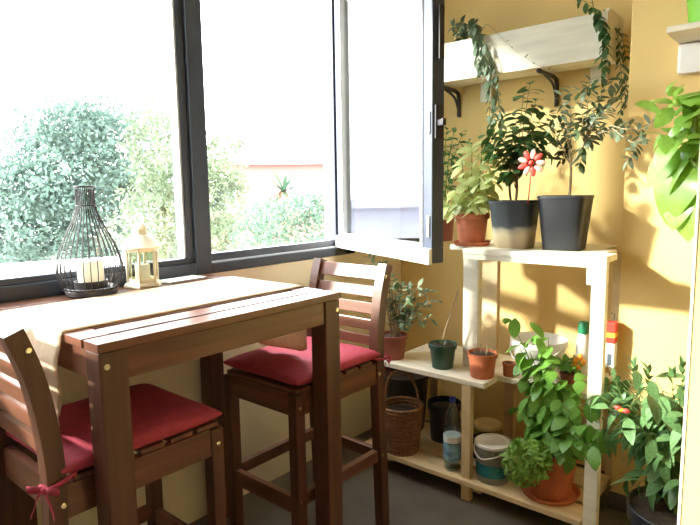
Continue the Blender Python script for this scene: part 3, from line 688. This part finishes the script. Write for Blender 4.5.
t = thing('pruned_pot', 'terracotta plastic pot with cut back bare stems on the middle shelf', 'pot', (p.x, yR_, ZM+0.0005)); hR = at(482, 352, yR_).z-ZM
round_pot(t, 0.050, 0.068, hR, 'terracotta', 0.010, soil=0.9)
for i in range(9):
    a = i*2.4; r = 0.010+0.004*i; tube('stub', [(r*math.cos(a), r*math.sin(a), hR*0.85), (r*1.2*math.cos(a), r*1.2*math.sin(a), hR+random.uniform(0.01, 0.045))], [0.0025, 0.0015], 'pale_bark' if i % 2 else 'bark', t, 5)
yW = 2.50; p = at(538, 372, yW)
t = thing('white_bucket', 'round white plastic bucket with wire handle on the middle shelf behind the big basil', 'bucket', (p.x, yW, ZM+0.0005)); hW = at(538, 338, yW).z-ZM
lathe('bucket_wall', [(0.001, 0), (0.090, 0), (0.120, hW-0.03), (0.126, hW-0.028), (0.126, hW), (0.118, hW), (0.086, 0.008), (0.001, 0.008)], 'white_plastic', t)
tube('handle', smooth_path([(-0.124, -0.005, hW-0.012), (-0.10, -0.085, hW-0.06), (-0.03, -0.135, hW-0.09), (0.05, -0.130, hW-0.085), (0.11, -0.07, hW-0.04), (0.125, -0.005, hW-0.012)], 5), 0.004, 'white_plastic', t, 6)
yS = 2.44; p = at(521, 374, yS-0.02)
t = thing('small_red_pot', 'small reddish pot tucked against the white bucket', 'pot', (p.x-0.03, yS-0.085, ZM+0.0005))
round_pot(t, 0.022, 0.030, 0.062, 'terracotta', 0.006)
yP_ = 2.47; p = at(582, 372, yP_)
t = thing('spray_bottle', 'cloudy plastic bottle with green cap beside the shelf post', 'bottle', (p.x, yP_, ZM+0.0005)); hP = at(582, 333, yP_).z-ZM
lathe('bottle_body', [(0.001, 0), (0.027, 0), (0.029, 0.006), (0.029, hP*0.78), (0.024, hP*0.9), (0.017, hP), (0.001, hP)], 'white_plastic', t, 20)
lathe('cap', [(0.001, hP), (0.022, hP), (0.022, hP+0.045), (0.019, hP+0.05), (0.001, hP+0.05)], 'green_cap', t, 20)
t = thing('ornamental_pepper', 'little plant with orange fruits in a small pot by the green capped bottle', 'potted plant', (p.x-0.03, yP_-0.085, ZM+0.0005))
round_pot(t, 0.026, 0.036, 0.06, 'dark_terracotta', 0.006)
for i in range(10):
    a = i*2.4; e = Vector((0.04*math.cos(a), 0.04*math.sin(a), 0.085+0.008*(i % 4))); leafy_stem(t, [(0, 0, 0.05), e*0.5+Vector((0, 0, 0.04)), e], 0.002, 'basil', 4, 0.036, 0.5, 0.2, 0.8)
for (a, b) in [(576, 360), (580, 357), (574, 366), (583, 362), (578, 368)]:
    q = local(t, a, b, yP_-0.09); bm = bmesh.new(); bmesh.ops.create_uvsphere(bm, u_segments=10, v_segments=8, radius=1)
    for v_ in bm.verts: v_.co = Vector((v_.co.x*0.012, v_.co.y*0.012, v_.co.z*0.015))+q
    finish('fruit', bm, 'orange', t, True)
# boxes behind the right post
p = at(612, 370, YP-0.05)
t = thing('fertiliser_pack', 'red and yellow topped fertiliser pack hanging by the shelf post', 'packet', (on_y(611, 355, 2.50).x, 2.50, on_y(611, 355, 2.50).z-0.02))
box('pack', (-0.018, -0.022, -0.03), (0.018, 0.022, 0.075), 'paper_white', t, 0.004)
box('red_label', (-0.0185, -0.0228, 0.075), (0.0185, 0.0225, 0.165), 'paper_red', t, 0.003); box('yellow_band', (-0.0190, -0.0235, 0.100), (0.0190, 0.0230, 0.120), 'paper_yellow', t, 0.001)
box('printed_mark', (-0.009, -0.0228, -0.018), (0.009, -0.0219, 0.03), 'window_dark', t, 0)
tube('hook', [(0, 0.016, 0.16), (0, 0.03, 0.19), (-0.02, 0.045, 0.19)], 0.0016, 'iron', t, 5)

# --- bottom tier
yK = 2.245; p = at(401, 454, yK); hK = at(392, 404, yK).z-ZBt
t = thing('wicker_basket', 'brown wicker basket with a tall hoop handle on the bottom shelf', 'basket', (p.x, yK+0.008, ZBt+0.0005))
rows = 13
lathe('basket_floor', [(0.001, 0), (0.074, 0), (0.074, 0.006), (0.001, 0.006)], 'wicker', t)
for r_ in range(rows):
    z = 0.006+hK*r_/(rows-1); R_ = 0.076+0.024*r_/(rows-1)
    bm = bmesh.new(); n = 48; pts = [((R_+0.0035*(1 if (k+r_) % 2 else -1))*math.cos(2*math.pi*k/n), (R_+0.0035*(1 if (k+r_) % 2 else -1))*math.sin(2*math.pi*k/n), z) for k in range(n+1)]
    add_tube(bm, pts, hK/rows*0.52 if r_ < rows-1 else 0.008, 5, False); finish('weave_band' if r_ < rows-1 else 'rim', bm, 'wicker', t, True)
for k in range(24):
    a = 2*math.pi*(k+0.5)/24; tube('stake', [(0.076*math.cos(a), 0.076*math.sin(a), 0.004), (0.100*math.cos(a), 0.100*math.sin(a), hK)], 0.003, 'wicker', t, 5)
hh = at(400, 371, yK).z-ZBt
tube('handle', smooth_path([(-0.098, 0, hK*0.6), (-0.098, 0, hK+0.06), (-0.062, 0, hh-0.03), (0.0, 0, hh-0.002), (0.062, 0, hh-0.03), (0.098, 0, hK+0.06), (0.098, 0, hK*0.6)], 5), 0.006, 'wicker', t, 6)
lathe('liner', [(0.001, 0.02), (0.06, 0.02), (0.076, hK*0.9), (0.070, hK*0.9), (0.001, hK*0.86)], 'bag_black', t)
yX = 2.50; p = at(405, 440, yX)
t = thing('black_tub', 'large black plastic tub standing behind the wicker basket', 'tub', (p.x-0.01, yX, ZBt+0.0005))
lathe('tub_wall', [(0.001, 0), (0.115, 0), (0.14, 0.29), (0.148, 0.29), (0.148, 0.31), (0.136, 0.31), (0.110, 0.01), (0.001, 0.01)], 'bag_black', t)
lathe('soil', [(0.001, 0.28), (0.134, 0.28), (0.001, 0.288)], 'soil', t)
t = thing('empty_black_pot', 'black nursery pot in the dark between the tub and the water bottle', 'pot', (at(436, 440, yX).x+0.05, yX, ZBt+0.0005)); round_pot(t, 0.07, 0.088, 0.2, 'black_plastic', 0.01, soil=0.85)

yL = 2.235; p = at(452, 474, yL); hL = at(452, 398, yL).z-ZBt
t = thing('water_bottle', 'clear plastic water bottle with blue cap and blue label on the bottom shelf', 'bottle', (p.x, yL, ZBt+0.0005))
R_ = 0.040
pr = [(0.001, 0.004), (R_*0.8, 0), (R_, 0.012), (R_*0.96, 0.03), (R_, 0.045), (R_, hL*0.44), (R_, hL*0.50), (R_*0.90, hL*0.54), (R_, hL*0.58), (R_, hL*0.70), (R_*0.82, hL*0.80), (R_*0.40, hL*0.90), (0.013, hL*0.93), (0.013, hL-0.012)]
lathe('bottle_body', pr, 'bottle_plastic', t, 24)
lathe('label_band', [(R_+0.0006, 0.05), (R_+0.0012, 0.052), (R_+0.0012, hL*0.38), (R_+0.0006, hL*0.385)], 'blue_label', t, 24)
lathe('label_band', [(R_+0.0006, hL*0.40), (R_+0.0012, hL*0.402), (R_+0.0012, hL*0.49), (R_+0.0006, hL*0.49)], 'paper_white', t, 24)
lathe('cap', [(0.001, hL-0.016), (0.0155, hL-0.016), (0.0155, hL+0.002), (0.001, hL+0.003)], 'blue_cap', t, 16)
lathe('water', [(0.001, 0.006), (R_*0.93, 0.014), (R_*0.93, hL*0.30), (0.001, hL*0.30)], 'jar_glass', t, 20)

yU = 2.25; p = at(486, 488, yU); hU = at(486, 441, yU).z-ZBt
t = thing('clear_tub', 'clear plastic tub with teal label, pale lid and handle on the bottom shelf', 'tub', (p.x+0.022, yU+0.02, ZBt+0.0005)); rU = 0.078
lathe('tub_wall', [(0.001, 0), (rU*0.9, 0), (rU*0.92, 0.006), (rU, hU-0.012), (rU-0.003, hU-0.012), (rU*0.89, 0.008), (0.001, 0.008)], 'frosted', t, 28)
lathe('lid', [(0.001, hU-0.010), (rU+0.004, hU-0.012), (rU+0.004, hU), (rU-0.004, hU+0.002), (rU-0.010, hU-0.004), (0.001, hU-0.004)], 'white_plastic', t, 28)
lathe('label_band', [(rU*0.925+0.0012, 0.030), (rU*0.965+0.0012, hU*0.50), (rU*0.965+0.0004, hU*0.50)], 'teal_label', t, 28)
lathe('contents', [(0.001, 0.009), (rU*0.86, 0.009), (rU*0.88, hU*0.25), (0.001, hU*0.27)], 'dark_terracotta', t, 24)
tube('handle', smooth_path([(-rU-0.004, -0.01, hU-0.012), (-rU*0.8, -rU*0.75, hU-0.04), (-0.01, -rU-0.012, hU-0.055), (rU*0.7, -rU*0.8, hU-0.035), (rU+0.004, -0.01, hU-0.012)], 5), 0.0032, 'white_plastic', t, 6)
yJ = 2.44; p = at(487, 452, yJ); hJ = at(487, 425, yJ).z-ZBt
t = thing('glass_jar', 'murky lidded jar standing behind the clear tub', 'jar', (p.x, yJ, ZBt+0.0005))
lathe('jar_wall', [(0.001, 0), (0.07, 0), (0.075, 0.01), (0.075, hJ-0.03), (0.062, hJ-0.01), (0.062, hJ)], 'jar_glass', t, 24)
lathe('lid', [(0.001, hJ-0.004), (0.066, hJ-0.006), (0.066, hJ+0.012), (0.001, hJ+0.014)], 'raw_wood', t, 24)
lathe('contents', [(0.001, 0.004), (0.068, 0.006), (0.068, hJ*0.6), (0.001, hJ*0.6)], 'soil', t, 20)
# wire plant under the shelf
# --- big basil
yM = 2.335; p = at(543, 500, yM-0.1)
t = thing('big_basil_pot', 'large terracotta pot on a saucer with tall bushy green basil on the bottom shelf', 'potted plant', (p.x, yM-0.03, ZBt+0.0005))
hM = at(545, 453, yM-0.1).z-ZBt
saucer(t, 0.125, 'terracotta', 0.022); round_pot(t, 0.085, 0.118, hM, 'terracotta', 0.014, 0.008, 0.9)
for c in t.children:
    if c.name.startswith(('pot', 'soil')): c.location.z = 0.0055
yy0 = yM-0.03
tips = [(508, 318, -0.04), (535, 335, -0.04), (530, 352, -0.08), (545, 350, -0.03), (522, 372, -0.08), (538, 380, -0.10), (552, 362, -0.04), (566, 380, -0.02), (578, 390, 0.0), (592, 402, -0.20), (528, 398, -0.10), (545, 405, -0.12), (560, 400, -0.10), (577, 412, -0.17), (590, 425, -0.22), (530, 420, -0.10), (548, 430, -0.13), (565, 432, -0.12), (580, 440, -0.18), (594, 446, -0.21), (535, 445, -0.12), (602, 430, -0.20), (570, 452, -0.12), (555, 385, -0.08), (540, 365, -0.06), (585, 375, 0.0), (518, 345, -0.06), (526, 362, -0.09), (548, 338, -0.02), (534, 392, -0.11), (552, 415, -0.12), (572, 398, -0.06), (520, 408, -0.1)]
for i, (a, b, dy) in enumerate(tips):
    e = local(t, a, b, yy0+dy*0.8); s0 = Vector((e.x*0.2, e.y*0.3, hM*0.88)); hgt = e.z-s0.z
    leafy_stem(t, [s0, Vector((e.x*0.45, e.y*0.5, s0.z+hgt*0.6+0.02)), e], 0.0032, 'basil', 5 if i > 1 else 3, 0.080 if i > 1 else 0.085, 0.4, 0.75, 0.75)
e = local(t, 500, 312, yy0-0.05); put_leaf(t, 'basil', local(t, 512, 308, yy0-0.04), Vector((-0.6, -0.2, -0.8)), 0.085); put_leaf(t, 'basil', local(t, 530, 322, yy0-0.04), Vector((0.8, -0.2, -0.5)), 0.095); put_leaf(t, 'basil', local(t, 515, 318, yy0-0.04), Vector((0.1, -0.3, -1)), 0.09); put_leaf(t, 'basil', local(t, 537, 338, yy0-0.06), Vector((0.7, -0.3, -0.7)), 0.085); put_leaf(t, 'basil', local(t, 532, 338, yy0-0.06), Vector((-0.7, -0.3, -0.7)), 0.085)
# parsley in front of the pot, growing over its rim
pc = at(527, 500, yM-0.135)
t2 = thing('parsley_plant', 'curly bright green parsley spilling over the front of the large terracotta pot', 'plant', (at(530, 445, yM-0.12).x, yM-0.115, ZBt+hM+0.004))
for i in range(33):
    a = random.uniform(502, 552); b = random.uniform(440, 484); 
    if (a-527)**2/26**2+(b-463)**2/26**2 > 1.0: a, b = 527+(a-527)*0.68, 463+(b-463)*0.68
    e = local(t2, a, b, yM-0.15-random.uniform(0.0, 0.045)); s0 = Vector((random.uniform(-0.02, 0.02), 0.015, -0.004))
    leafy_stem(t2, [s0, Vector((e.x*0.4, -0.03, 0.035)), e], 0.0016, 'parsley', 5, 0.036, 0.5, 0.1, 0.9, rollj=1.0)

pf = []; ff = []
for k in range(900):
    a = random.uniform(0, 2*math.pi); rr_ = math.sqrt(random.random()); q = local(t2, 527+25*rr_*math.cos(a), 463+24*rr_*math.sin(a), yM-0.15-0.05*math.sqrt(max(0, 1-rr_*rr_))*random.uniform(0.2, 1))
    d = rnd().normalized(); e_ = d.orthogonal().normalized(); sz = random.uniform(0.006, 0.011); i0 = len(pf)
    pf += [q-d*sz, q+e_*sz*0.7, q+d*sz, q-e_*sz*0.7]; ff.append((i0, i0+1, i0+2, i0+3))
me = bpy.data.meshes.new('leaflets'); me.from_pydata(pf, [], ff); me.materials.append(MATS['leaf_parsley']); o = bpy.data.objects.new('leaflets', me); COL.objects.link(o); o.parent = t2; o['kind'] = 'stuff'
# --- pepper plant on the floor
cP = Vector((-0.335, 2.13, 0.0005))
t = thing('chilli_plant_pot', 'dark plastic pot on the floor with a drooping leafy chilli plant below the pillar wall', 'potted plant', cP)
round_pot(t, 0.125, 0.165, 0.30, 'black_plastic', 0.014, 0.006, 0.93)
tips = []
for i in range(46):
    a = random.uniform(594, 688); b = random.uniform(368, 440)
    if a < 608 and b > 420: b -= 30
    tips.append((a, b))
tips += [(640, 470), (628, 478), (660, 475), (672, 465), (665, 490), (680, 480), (650, 455), (670, 445), (655, 440)]
for i, (a, b) in enumerate(tips):
    dy = random.uniform(-0.20, 0.14); e = local(t, a, b, cP.y+dy)
    if e.z < 0.34-0.0: e.z = 0.34
    s0 = Vector((e.x*0.08, e.y*0.08, 0.27)); 
    leafy_stem(t, [s0, Vector((e.x*0.45, e.y*0.45, 0.27+(e.z-0.27)*0.65+0.03)), e], 0.0030, 'pepper', 3, 0.100, 0.5, 0.85, 0.7)
for (a, b) in [(618, 408), (621, 410), (626, 411)]:
    q = local(t, a, b, cP.y-0.16); bm = bmesh.new(); bmesh.ops.create_uvsphere(bm, u_segments=8, v_segments=6, radius=1)
    for v_ in bm.verts: v_.co = Vector((v_.co.x*0.014, v_.co.y*0.008, v_.co.z*0.008))+q
    finish('chilli', bm, 'red_plastic' if a != 621 else 'orange', t, True)
for (a, b) in [(632, 362), (647, 368), (612, 372), (672, 372), (683, 362)]:
    e = local(t, a, b, cP.y+0.02); leafy_stem(t, [(e.x*0.1, 0, 0.27), (e.x*0.6, e.y*0.6, e.z*0.7), e], 0.0025, 'pepper', 5, 0.045, 0.75, -0.5, 0.5)

# --- basil just behind the near wall end
bs = thing('basil_bracket', 'small bracket shelf fixed to the rear side of the near yellow wall', 'shelf', (0.02, 0.98, 1.28))
box('board', (-0.10, 0.001, -0.016), (0.12, 0.19, 0), 'white_wood', bs, 0.003); box('cleat', (-0.08, 0.001, -0.05), (0.10, 0.02, -0.0165), 'white_wood', bs, 0.003)
yN = 1.09
t = thing('bright_basil_pot', 'sunlit bright green basil with very large glossy leaves beside the near yellow wall', 'potted plant', (0.02, yN, 1.2805))
round_pot(t, 0.05, 0.068, 0.115, 'terracotta', 0.01)
big = [((690, 100), (694, 82), 0.075), ((688, 120), (660, 145), 0.06), ((692, 148), (640, 192), 0.125), ((690, 155), (655, 205), 0.12), ((694, 150), (678, 208), 0.125), ((692, 175), (676, 232), 0.12), ((698, 170), (692, 232), 0.125), ((690, 130), (664, 128), 0.05), ((696, 120), (700, 150), 0.09), ((694, 110), (675, 118), 0.07), ((700, 95), (690, 80), 0.08), ((698, 140), (660, 168), 0.115), ((702, 160), (704, 215), 0.12), ((703, 105), (712, 80), 0.09), ((694, 130), (682, 160), 0.09), ((692, 105), (680, 92), 0.07), ((680, 130), (652, 160), 0), ((676, 150), (643, 180), 0), ((688, 165), (660, 190), 0), ((684, 185), (668, 222), 0), ((696, 185), (684, 226), 0), ((684, 105), (692, 84), 0), ((700, 120), (684, 98), 0), ((690, 120), (668, 138), 0)]
tube('stem', smooth_path([(-0.01, 0, 0.10), (-0.06, 0, 0.17), local(t, 704, 140, yN), local(t, 694, 120, yN), local(t, 694, 95, yN)], 5), 0.005, 'green_stem', t, 6)
tube('stem', smooth_path([(-0.02, 0, 0.10), (-0.08, 0, 0.13), local(t, 706, 170, yN), local(t, 690, 158, yN)], 5), 0.004, 'green_stem', t, 6)
for (a, b, s) in big:
    dy = random.uniform(-0.06, 0.05); A = local(t, a[0]+4, a[1], yN+0.02); B = local(t, b[0], b[1], yN+dy); put_leaf(t, 'bright', A, B-A, (B-A).length*1.12, random.uniform(-0.5, 0.3), upv=Vector((-0.5, -0.6, 0.8)))
for i in range(26):
    A = local(t, random.uniform(660, 702), random.uniform(92, 150), yN+random.uniform(-0.03, 0.03)); put_leaf(t, 'bright', A, rnd()+Vector((-0.3, 0, 0.2)), random.uniform(0.025, 0.05), random.uniform(-1, 1))

# ------------------------------------------------------------------ outside
GZ = -3.4
struct(box('ground_outside', (-90, -60, GZ-0.2), (-2.3, 90, GZ), 'ground', bev=0), 'sunny ground below the balcony')
def foliage(name, parent, blobs, n, size, mt, gap=0.35):
    verts, faces = [], []
    for c, r in blobs:
        c = Vector(c)
        for k in range(int(n*r[0]*r[2])):
            v_ = rnd().normalized(); q = Vector((v_.x*r[0], v_.y*r[1], v_.z*r[2]))*(random.uniform(gap, 1)**0.5)*(1+0.18*math.sin(v_.x*7+v_.z*9+c.x))
            p0 = c+q-Vector(parent.location); a = rnd().normalized(); b = a.orthogonal().normalized(); s = size*random.uniform(0.6, 1.3); i0 = len(verts)
            verts += [p0-a*s, p0+b*s*0.45, p0+a*s, p0-b*s*0.45]; faces.append((i0, i0+1, i0+2, i0+3))
    me = bpy.data.meshes.new(name); me.from_pydata(verts, [], faces); me.materials.append(MATS[mt])
    o = bpy.data.objects.new(name, me); COL.objects.link(o); o.parent = parent; o['kind'] = 'stuff'; return o
def tree(label, cpx, dist, blobs_px, mt, n, size, name='garden_tree', group=None):
    c = far(*cpx, dist); t = thing(name, label, 'tree', (c.x, c.y, GZ), 0, group)
    top = c.z-GZ
    tube('trunk', smooth_path([(0, 0, 0), (0.1, 0.05, top*0.4), (0, 0, top*0.8)], 4), [0.2-0.012*i for i in range(9)], 'bark', t, 8)
    bl = []
    for (a, b, rp, rz) in blobs_px:
        q = far(a, b, dist+random.uniform(-0.6, 0.6)); k = dist*1.03/FPX
        bl.append(((q.x, q.y, q.z), (rp*k, rp*k, rz*k)))
    foliage('foliage', t, bl, n, size, mt)
    return t
tree('big bushy garden tree filling the fixed window behind the wire lantern', (90, 200), 12.5, [(70, 175, 55, 60), (120, 150, 45, 50), (40, 225, 50, 45), (110, 215, 55, 55), (10, 240, 35, 35), (75, 130, 30, 30), (30, 190, 30, 35)], 'leaf_tree', 3600, 0.055)
tree('paler garden tree standing across the dark window post', (190, 200), 8.8, [(165, 150, 36, 42), (190, 190, 42, 50), (160, 225, 40, 45), (222, 205, 28, 42), (225, 160, 22, 32), (200, 245, 45, 30)], 'leaf_tree_b', 5200, 0.040)
tree('low green hedge bush outside the open window', (300, 235), 6.6, [(272, 222, 30, 26), (300, 212, 32, 20), (330, 208, 24, 22), (325, 226, 26, 30), (350, 225, 26, 32), (255, 240, 26, 30), (300, 255, 55, 25), (265, 215, 18, 18)], 'leaf_hedge', 8000, 0.027, 'hedge_bush')
# palm
pc = far(284, 192, 14); t = thing('garden_palm', 'spiky palm crown rising above the hedge in front of the red roofed house', 'palm', (pc.x, pc.y, GZ))
tube('trunk', [(0, 0, 0), (0.05, 0, (pc.z-GZ)*0.5), (0, 0, pc.z-GZ)], [0.18, 0.15, 0.13], 'bark', t, 8)
for k in range(30):
    a = k*2.4; el = random.uniform(-0.2, 1.2); d = Vector((math.cos(a)*math.cos(el), math.sin(a)*math.cos(el), math.sin(el))); s = random.uniform(0.6, 0.9)
    verts = []; faces = []; side = d.cross(Vector((0, 0, 1))).normalized()
    for j in range(6):
        u = j/5; q = Vector((0, 0, pc.z-GZ))+d*s*u-Vector((0, 0, 0.22*u*u)); wv = 0.05*math.sin(math.pi*(0.15+0.85*u)); verts += [q-side*wv, q+side*wv]
    for j in range(5): faces.append((2*j, 2*j+1, 2*j+3, 2*j+2))
    me = bpy.data.meshes.new('frond'); me.from_pydata(verts, [], faces); me.materials.append(MATS['leaf_palm']); o = bpy.data.objects.new('frond', me); COL.objects.link(o); o.parent = t
def house(label, c, w_, d_, h_, rz, wall, roof_h=1.2, base=GZ, windows=3, roof='roof_red'):
    t = thing('house', label, 'house', (c[0], c[1], base), rz)
    box('wall_block', (-w_/2, -d_/2, 0), (w_/2, d_/2, h_), wall, t, 0)
    bm = bmesh.new(); o_ = 0.35
    v_ = [bm.verts.new(q) for q in ((-w_/2-o_, -d_/2-o_, h_), (w_/2+o_, -d_/2-o_, h_), (w_/2+o_, d_/2+o_, h_), (-w_/2-o_, d_/2+o_, h_), (-w_/2-o_, 0, h_+roof_h), (w_/2+o_, 0, h_+roof_h))]
    for f in ((0, 1, 5, 4), (2, 3, 4, 5), (1, 2, 5), (3, 0, 4), (3, 2, 1, 0)): bm.faces.new([v_[i] for i in f])
    finish('roof', bm, roof, t)
    for s in (-1, 1):
        for k in range(windows):
            x = -w_/2+w_*(k+0.5)/windows
            f = box('window_frame', (x-0.55, s*d_/2-0.04, h_-1.9), (x+0.55, s*d_/2+0.04, h_-0.5), 'house_white', t, 0); box('pane', (x-0.45, s*d_/2-0.05, h_-1.8), (x+0.45, s*d_/2+0.05, h_-0.6), 'window_dark', f, 0)
    return t
hc = far(300, 175, 27); yawh = math.atan2(hc.y, hc.x)
house('pink walled house with a low red roof behind the palm', (hc.x, hc.y), 9.5, 6, far(300, 168, 27).z-GZ, yawh+math.pi/2, 'house_pink', 0.35)
hc = far(400, 185, 24); 
house('white house far left of the trees, seen mirrored in the open window pane', (-15.5, -0.9), 4.4, 6, 4.4, math.pi, 'house_shaded', 1.1, roof='house_shaded')
house('second pale house farther along the street, seen mirrored in the open pane', (-21, -5.5), 6, 7, 5.0, 0.3, 'house_white', 1.4)
wl_ = far(14, 264, 8.0)
t = thing('garden_wall', 'pale rendered garden wall below the big tree', 'wall', (wl_.x, wl_.y, GZ), math.atan2(wl_.y, wl_.x)+math.pi/2)
box('wall_face', (-1.2, -0.1, 0), (1.2, 0.1, wl_.z-GZ-0.05), 'house_white', t, 0.01); box('coping', (-1.25, -0.14, wl_.z-GZ-0.0495), (1.25, 0.14, wl_.z-GZ), 'house_white', t, 0.01)
